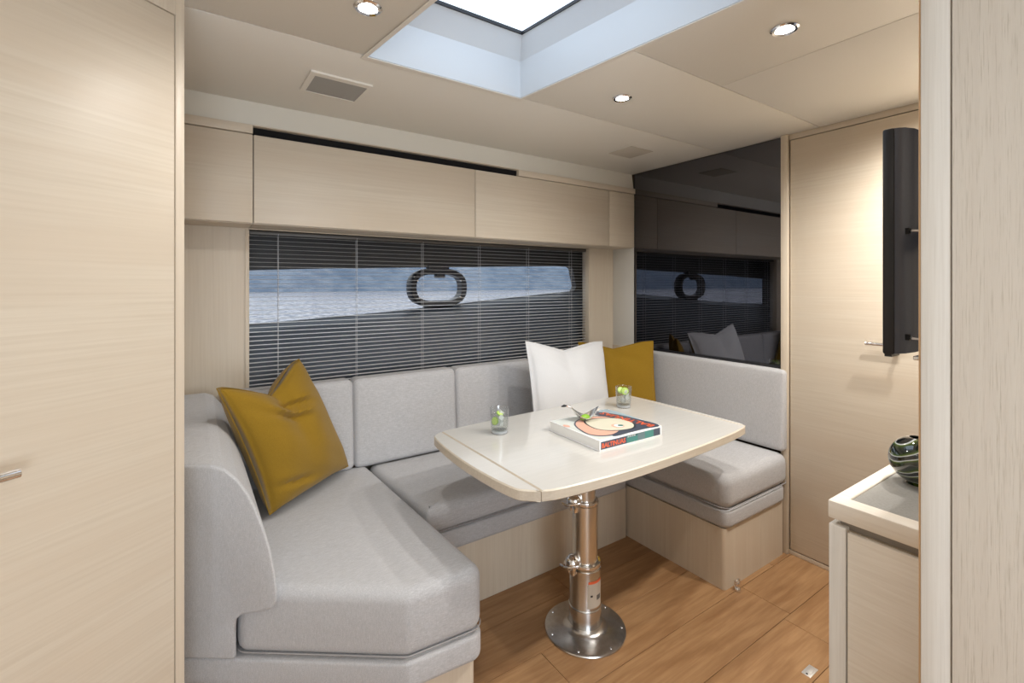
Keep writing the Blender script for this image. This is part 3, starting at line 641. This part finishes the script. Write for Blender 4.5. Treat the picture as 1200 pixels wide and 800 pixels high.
# glasses
def lime_wheel(t, c, r, ax, name='lime_slice', up=(0, 0, 1)):
    ax = Vector(ax).normalized(); a = ax.orthogonal().normalized(); b_ = ax.cross(a); c = Vector(c)
    def ringp(rr, d): return [tuple(c+ax*d+a*rr*math.cos(2*PI*j/20)+b_*rr*math.sin(2*PI*j/20)) for j in range(20)]
    o = obj(name, MB().rings([ringp(r, -0.0025), ringp(r, 0.0025)]), LIME, parent=t, smooth=False)
    obj('flesh', MB().rings([ringp(r*0.88, -0.0028), ringp(r*0.88, 0.0028)]), LIMEF, parent=o)
def tumbler(x, y, label, wheel, seed, wlev=0.074):
    t = thing('tumbler', (x, y, TZ), label, 'glass')
    r0, r1, H_ = 0.0345, 0.040, 0.102
    obj('glass', MB().lathe([(0.002, 0), (r0-0.004, 0), (r0, 0.003), (r1-0.001, H_-0.001), (r1-0.0008, H_), (r1-0.0022, H_), (r1-0.0026, H_-0.002), (r0-0.0018, 0.020), (r0-0.006, 0.0155), (0.002, 0.014)], (x, y, TZ+0.0002), 40), TUMB, parent=t, smooth=True)
    obj('base', MB().lathe([(0.002, 0.002), (r0-0.004, 0.002), (r0-0.002, 0.005), (r0-0.003, 0.012), (0.002, 0.0135)], (x, y, TZ+0.0002), 32), THICK, parent=t, smooth=True)
    rr = lambda z: r0-0.0018+(r1-r0-0.0008)*(z-0.02)/(H_-0.02)-0.0005
    obj('water', MB().lathe([(0.002, 0.0148), (r0-0.0075, 0.0162), (r0-0.0028, 0.021), (rr(wlev), wlev), (0.002, wlev)], (x, y, TZ+0.0002), 40), WATER, parent=t, smooth=True)
    rn = random.Random(seed)
    for k in range(4):
        c_ = Vector((x+rn.uniform(-0.012, 0.012), y+rn.uniform(-0.012, 0.012), TZ+0.034+0.0145*k)); R_ = Matrix.Rotation(rn.uniform(0, 3), 3, Vector((rn.random(), rn.random(), 1)).normalized()); s_ = 0.0095
        vs = [c_+R_ @ Vector((a, b_, d))*s_ for d in (-1, 1) for a, b_ in ((-1, -1), (1, -1), (1, 1), (-1, 1))]
        obj('ice_cube', MB().rings([vs[:4], vs[4:]]), ICE, parent=t, bevel=0.002, seg=2)
    for w in wheel: lime_wheel(t, (x+w[0], y+w[1], TZ+w[2]), w[3], w[4])
tumbler(1.035, 1.612, 'tumbler of iced water with lime, the left one near the table end leaf', [(-0.018, 0.006, 0.050, 0.0165, (-0.9, -0.25, 0.2)), (0.004, 0.004, 0.077, 0.0145, (0.2, -0.5, 1))], 2)
tumbler(1.757, 1.606, 'tumbler of iced water with a bright lime slice, behind the book near the mustard pillow', [(-0.004, -0.012, 0.082, 0.0185, (-0.7, -0.72, 0.3)), (-0.010, 0.010, 0.083, 0.016, (-0.4, -0.8, 0.5))], 5, 0.08)

# small polished dish holding a lime wedge, on the book
dx, dy, dz = 1.352, 1.448, TZ+bh+0.003
di = thing('silver_dish', (dx, dy, dz), 'small polished silver dish with turned-up ends holding a lime wedge, on the book', 'dish')
K1, K2 = 32, 10; outer_, inner_ = [], []
ca, sa = math.cos(-0.55), math.sin(-0.55)
for i in range(K2+1):
    q = i/K2; ro, ri = [], []
    for j in range(K1):
        a = 2*PI*j/K1; c_, s_ = math.cos(a), math.sin(a)
        rx, ry = 0.060*q, 0.040*q
        lift = 0.040*(q**2.2)*(abs(c_)**1.6)+0.012*q**2
        X, Y = rx*c_, ry*s_
        ro.append((dx+X*ca-Y*sa, dy+X*sa+Y*ca, dz+lift)); ri.append((dx+X*ca*0.985-Y*sa*0.97, dy+X*sa*0.985+Y*ca*0.97, dz+lift+0.0018))
    outer_.append(ro); inner_.append(ri)
outer_[0] = [(dx+0.001*math.cos(2*PI*j/K1), dy+0.001*math.sin(2*PI*j/K1), dz) for j in range(K1)]; inner_[0] = [(a, b_, c_+0.0018) for a, b_, c_ in outer_[0]]
obj('bowl', MB().rings(inner_+outer_[::-1], cap=True), mat('polished_silver', (0.90, 0.89, 0.87), 0.16, 0.85), parent=di, smooth=True)
obj('foot', MB().lathe([(0.017, -0.0025), (0.017, -0.0005), (0.010, 0.0012)], (dx, dy, dz), 20), CHROME, parent=di)
hx, hy = dx-0.062*ca, dy-0.062*sa
obj('handle', MB().tube([(hx+0.004, hy, dz+0.050), (hx-0.010, hy+0.006, dz+0.056), (hx-0.018, hy+0.010, dz+0.056)], [0.003, 0.0035, 0.003], 8), CHROME, parent=di, smooth=True)
kb = obj('handle_tip', MB().tube([(hx-0.012, hy+0.007, dz+0.057), (hx-0.022, hy+0.012, dz+0.058), (hx-0.033, hy+0.018, dz+0.055)], [0.003, 0.0055, 0.002], 10), BLACK, parent=di, smooth=True); kb['label'] = 'black handle tip'
lw = thing('lime_wedge', (dx-0.002, dy-0.004, dz+0.004), 'bright green lime wedge resting in the silver dish', 'fruit')
pts = []
for i in range(9):
    ph = PI*i/8; pts.append([(dx-0.002+0.025*math.cos(ph), dy-0.004+0.017*math.sin(ph)*math.cos(th), dz+0.004+0.019*math.sin(ph)*math.sin(th)+0.0005*0) for th in [PI*k/8 for k in range(9)]])
obj('peel', MB().rings(pts), LIME, parent=lw, smooth=True)
obj('flesh', MB().rings([[(dx-0.002+0.022*math.cos(PI*i/8)*1.0, dy-0.0045-0.0155*math.sin(PI*i/8)*s_, dz+0.0060+0.010*math.sin(PI*i/8)*abs(s_)) for s_ in (-0.6, 0.2, 1.0)] for i in range(9)]), LIMEF, parent=lw)

# ------------------------------------------------------------------ right counter, bowl, television
co = thing('counter_unit', (1.8, 0.0, 0), 'low pale oak counter unit with a grey inlaid top at the lower right', 'cabinet')
obj('body', MB().box(1.112, XR-0.02, -0.43, 0.430, 0, 0.846), WX, parent=co)
obj('corner_post', MB().box(1.098, 1.135, 0.409, 0.4395, 0, 0.853), WTRIM, parent=co, bevel=0.002)
obj('door', MB().box(1.100, 1.1105, -0.10, 0.4065, 0.05, 0.846), WC, parent=co, bevel=0.0012)
obj('recess_strip', MB().box(1.116, XR-0.02, -0.43, 0.425, 0.8465, 0.865), mat('taupe_recess', (0.30, 0.27, 0.24), 0.6), parent=co)
rim = [(1.096, 0.441), (XR-0.02, 0.441), (XR-0.02, -0.43), (1.096, -0.43)]; inn = [(1.138, 0.415), (XR-0.06, 0.415), (XR-0.06, -0.40), (1.138, -0.40)]
obj('top_rim', MB().rings([[(x, y, 0.865) for x, y in rim], [(x, y, 0.902) for x, y in rim], [(x, y, 0.902) for x, y in inn], [(x, y, 0.865) for x, y in inn]], cap=False, closed=True), WC, parent=co, bevel=0.004)
obj('inlay', MB().box(1.1385, XR-0.0605, -0.3995, 0.4145, 0.8652, 0.8975), GREYTOP, parent=co, bevel=0.0008)
# art glass bowl
def swirl():
    m = mat('swirled_art_glass', (0.02, 0.03, 0.02), 0.04, coat=1)
    b = m.node_tree.nodes['Principled BSDF']; tc = N(m, 'ShaderNodeTexCoord'); mp = N(m, 'ShaderNodeMapping'); mp.inputs['Rotation'].default_value = (0.35, 0.5, 0.3); mp.inputs['Scale'].default_value = (9, 9, 11)
    w = N(m, 'ShaderNodeTexWave', wave_type='BANDS', bands_direction='Z'); w.inputs['Scale'].default_value = 1.0; w.inputs['Distortion'].default_value = 8; w.inputs['Detail'].default_value = 1.5; w.inputs['Detail Scale'].default_value = 0.9
    r = N(m, 'ShaderNodeValToRGB'); e = r.color_ramp.elements; e[0].position = 0; e[0].color = (0.008, 0.012, 0.014, 1); e[1].position = 0.45; e[1].color = (0.03, 0.055, 0.01, 1)
    for p, c in ((0.66, (0.09, 0.13, 0.02, 1)), (0.74, (0.45, 0.48, 0.46, 1)), (0.82, (0.6, 0.63, 0.64, 1)), (0.88, (0.01, 0.012, 0.012, 1))): q = e.new(p); q.color = c
    L(m, tc.outputs['Object'], mp.inputs[0]); L(m, mp.outputs[0], w.inputs[0]); L(m, w.outputs['Fac'], r.inputs[0]); L(m, r.outputs[0], b.inputs['Base Color'])
    return m
vx_, vy_ = 1.362, 0.362
va_ = thing('art_glass_vase', (vx_, vy_, 0.8977), 'round dark green and black glass vase with white swirls on the counter', 'vase')
R_ = 0.056; prf = [(0.020, 0.0), (0.024, 0.0005)]
for k in range(2, 17):
    a = -PI/2+PI*k/18; prf.append((R_*math.cos(a), 0.054+R_*math.sin(a)*0.96))
ri = [(r_*0.9, z) for r_, z in reversed(prf[4:])]
obj('body', MB().lathe(prf+ri, (vx_, vy_, 0.8977), 40), swirl(), parent=va_, smooth=True)
# television, seen edge-on
tv = thing('television', (1.57, 0.36, 1.20), 'flat black television seen edge-on beside the right bulkhead', 'television')
tx0, tx1 = 1.19, 1.95
obj('bezel', MB().box(tx0, tx1, 0.356, 0.377, 1.205, 1.672), BLACK, parent=tv, bevel=0.004)
pf = [(0.356, 0.0), (0.350, 0.001), (0.340, 0.006), (0.328, 0.018), (0.318, 0.045), (0.3155, 0.08)]
bk_ = []
rs = []
for yy, ins_ in pf: rs.append([(tx0+0.001+ins_, yy, 1.208+ins_*0.25), (tx1-0.001-ins_, yy, 1.208+ins_*0.25), (tx1-0.001-ins_, yy, 1.670-ins_*0.25), (tx0+0.001+ins_, yy, 1.670-ins_*0.25)])
obj('back_shell', MB().rings(rs), TVB, parent=tv, smooth=True)
obj('screen', MB().box(tx0+0.014, tx1-0.014, 0.3772, 0.378, 1.222, 1.658), mat('tv_screen', (0.004, 0.004, 0.005), 0.08), parent=tv)
for z in (1.458, 1.243):
    obj('socket', MB().box(tx0+0.006, tx0+0.03, 0.3335, 0.3400, z-0.006, z+0.006), DARK, parent=tv)
    obj('plug', MB().tube([(tx0+0.0195, 0.336, z), (tx0-0.002, 0.326, z-0.001), (tx0+0.004, 0.305, z-0.002)], 0.0022, 8), mat('silver_plug', (0.55, 0.55, 0.58), 0.3, 0.8), parent=tv, smooth=True)
obj('foot_pad', MB().box(tx0+0.004, tx0+0.05, 0.362, 0.374, 1.200, 1.2055), BLACK, parent=tv)
br = obj('wall_bracket', MB().box(1.45, 1.69, 0.300, 0.3155, 1.33, 1.55).box(1.50, 1.60, 0.238, 0.301, 1.42, 1.46).box(1.085, 1.499, 0.238, 0.260, 1.42, 1.46), BLACK, parent=tv, bevel=0.002)
obj('cable_clip', MB().box(tx0+0.02, tx0+0.09, 0.320, 0.332, 1.196, 1.2045), CHROME, parent=tv, bevel=0.002)

# ------------------------------------------------------------------ ceiling fittings
def downlight(x, y, label, vis=True, watts=LAMP_W, r=0.036):
    t = thing('downlight', (x, y, CZ-0.008), label, 'lamp', 'recessed round downlights in the headliner')
    obj('trim_ring', MB().lathe([(r, CZ-0.0001), (r+0.002, CZ-0.004), (r-0.003, CZ-0.008), (r-0.010, CZ-0.006), (r-0.012, CZ-0.001)], (x, y, 0), 36, cap=False), CHROME, parent=t, smooth=True)
    obj('lens', MB().lathe([(r-0.012, CZ-0.004), (r-0.014, CZ-0.0055), (0.001, CZ-0.006)], (x, y, 0), 28), LENS, parent=t)
    l = bpy.data.lights.new('downlight_lamp', 'SPOT'); l.energy = watts; l.spot_size = 2.9; l.spot_blend = 0.9; l.shadow_soft_size = 0.02; l.color = (1.0, 0.96, 0.90)
    o = bpy.data.objects.new('lamp_light', l); C.objects.link(o); o.parent = t; o.location = (0, 0, -0.012)
downlight(0.393, 1.270, 'round lit downlight left of the skylight')
downlight(1.436, 0.690, 'round lit downlight right of the skylight, the larger one nearer the viewer')
downlight(1.427, 1.312, 'small round lit downlight beyond the skylight, towards the black mirror')
downlight(2.20, 0.44, 'round lit downlight above the television, hidden by the bulkhead', watts=46)
downlight(1.80, 0.36, 'round downlight added over the counter unit to brighten the closet, hidden by the bulkhead', watts=42)  # extra lamp out of view, added to brighten the closet
downlight(-0.10, 0.25, 'round lit downlight overhead behind the viewer, before the tall door', watts=2)
downlight(0.35, -0.9, 'round lit downlight near the aft opening behind the viewer')
ve = thing('ceiling_vent', (0.452, 1.85, CZ-0.006), 'grey square louvred vent in the ceiling left of the skylight', 'vent')
vp = [(0.343, 1.750), (0.562, 1.757), (0.558, 1.950), (0.340, 1.942)]
vi = [(0.362, 1.778), (0.549, 1.784), (0.545, 1.946), (0.359, 1.938)]
obj('frame', MB().rings([[(x, y, CZ-0.0005) for x, y in vp], [(x, y, CZ-0.008) for x, y in vp], [(x, y, CZ-0.008) for x, y in vi], [(x, y, CZ-0.0005) for x, y in vi]], cap=False, closed=True), CEIL, parent=ve)
obj('grille', MB().prism(vi, CZ-0.006, CZ-0.001), VENTG, parent=ve)
spk = thing('ceiling_speaker', (2.06, 1.83, CZ-0.003), 'flush cream square cover in the ceiling near the black mirror', 'speaker')
obj('cover', MB().box(1.97, 2.15, 1.745, 1.915, CZ-0.003, CZ-0.0002), mat('cream_mesh_cover', (0.52, 0.475, 0.41), 0.7), parent=spk, bevel=0.0015)

# ------------------------------------------------------------------ floor hardware
fh = thing('floor_catch', (1.99, 1.155, 0), 'small chrome door catch on the floor at the corner of the right bench', 'catch')
obj('foot', MB().lathe([(0.013, 0), (0.014, 0.006), (0.011, 0.014), (0.004, 0.017)], (1.985, 1.152, 0), 16), CHROME, parent=fh, smooth=True)
obj('upright', MB().box(1.978, 1.986, 1.160, 1.166, 0.005, 0.043), CHROME, parent=fh, bevel=0.0015)
obj('eye', MB().tube([(2.001+0.012*math.cos(a), 1.160, 0.032+0.011*math.sin(a)) for a in [2*PI*k/16 for k in range(16)]], 0.0035, 8, closed=True), CHROME, parent=fh, smooth=True)
fp = thing('flush_pull', (1.782, 0.772, 0), 'small rectangular chrome flush pull set in the floor', 'latch')
SATIN = mat('satin_chrome', (0.85, 0.84, 0.82), 0.35, 0.7)
obj('surround', MB().box(1.752, 1.812, 0.757, 0.787, -0.001, 0.0022), SATIN, parent=fp, bevel=0.0015)
obj('lift_ring', MB().box(1.768, 1.805, 0.763, 0.781, 0.0025, 0.0045), SATIN, parent=fp, bevel=0.001)
obj('screw', MB().lathe([(0.004, 0.002), (0.003, 0.0035)], (1.760, 0.772, 0), 10), BLACK, parent=fp)

# ------------------------------------------------------------------ outside: sea and far shore
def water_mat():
    m = mat('sea_painted_glitter', (0.04, 0.06, 0.08), 0.3, ior=1.33)
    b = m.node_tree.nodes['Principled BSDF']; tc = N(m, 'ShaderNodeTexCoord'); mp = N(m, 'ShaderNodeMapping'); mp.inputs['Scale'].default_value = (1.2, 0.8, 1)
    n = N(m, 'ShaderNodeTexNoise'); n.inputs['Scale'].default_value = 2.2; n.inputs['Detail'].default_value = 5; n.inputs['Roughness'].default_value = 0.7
    r = N(m, 'ShaderNodeValToRGB'); e = r.color_ramp.elements; e[0].position = 0.45; e[0].color = (0.10, 0.12, 0.17, 1); e[1].position = 0.60; e[1].color = (0.74, 0.70, 0.72, 1)  # pale noise speckles paint the sun glitter into the water colour
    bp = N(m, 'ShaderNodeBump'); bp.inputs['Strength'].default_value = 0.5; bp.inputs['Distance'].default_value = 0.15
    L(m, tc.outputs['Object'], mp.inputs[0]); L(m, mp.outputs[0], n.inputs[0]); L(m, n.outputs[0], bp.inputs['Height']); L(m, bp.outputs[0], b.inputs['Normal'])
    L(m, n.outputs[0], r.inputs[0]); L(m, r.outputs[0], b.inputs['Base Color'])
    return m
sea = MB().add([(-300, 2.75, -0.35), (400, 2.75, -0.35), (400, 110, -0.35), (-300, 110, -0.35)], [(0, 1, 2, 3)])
so = obj('sea', sea, water_mat(), loc=(0, 50, -0.35)); so['kind'] = 'stuff'; tag(so, 'rippled sea with glitter painted into its colour, outside the hull window', 'water')
hm = MB(); nx = 120; rows = []
rn = random.Random(4); f1 = [rn.uniform(0, 6) for _ in range(6)]
for k, (yy, s_) in enumerate(((104, 0), (112, 0.35), (125, 0.75), (150, 1.0))):
    rows.append([(-260+x*620/nx, yy+3*math.sin(x*0.5+k), -0.5+s_*(24+5*math.sin(x*0.21+f1[0])+2.5*math.sin(x*0.57+f1[1])+1.2*math.sin(x*1.3+f1[2]))+(0.8*math.sin(x*2.1+k*2) if k else 0)) for x in range(nx+1)])
vs = [p for r_ in rows for p in r_]; fs = [(a*(nx+1)+b_, a*(nx+1)+b_+1, (a+1)*(nx+1)+b_+1, (a+1)*(nx+1)+b_) for a in range(3) for b_ in range(nx)]
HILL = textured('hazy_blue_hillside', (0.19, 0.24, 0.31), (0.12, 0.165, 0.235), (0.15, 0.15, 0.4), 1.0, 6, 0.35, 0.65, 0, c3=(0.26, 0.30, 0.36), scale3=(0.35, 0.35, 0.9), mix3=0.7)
ho_ = obj('hillside', hm.add(vs, fs), HILL, loc=(50, 120, -0.5), smooth=True); tag(ho_, 'hazy blue far shore seen through the blind slats', 'hill')
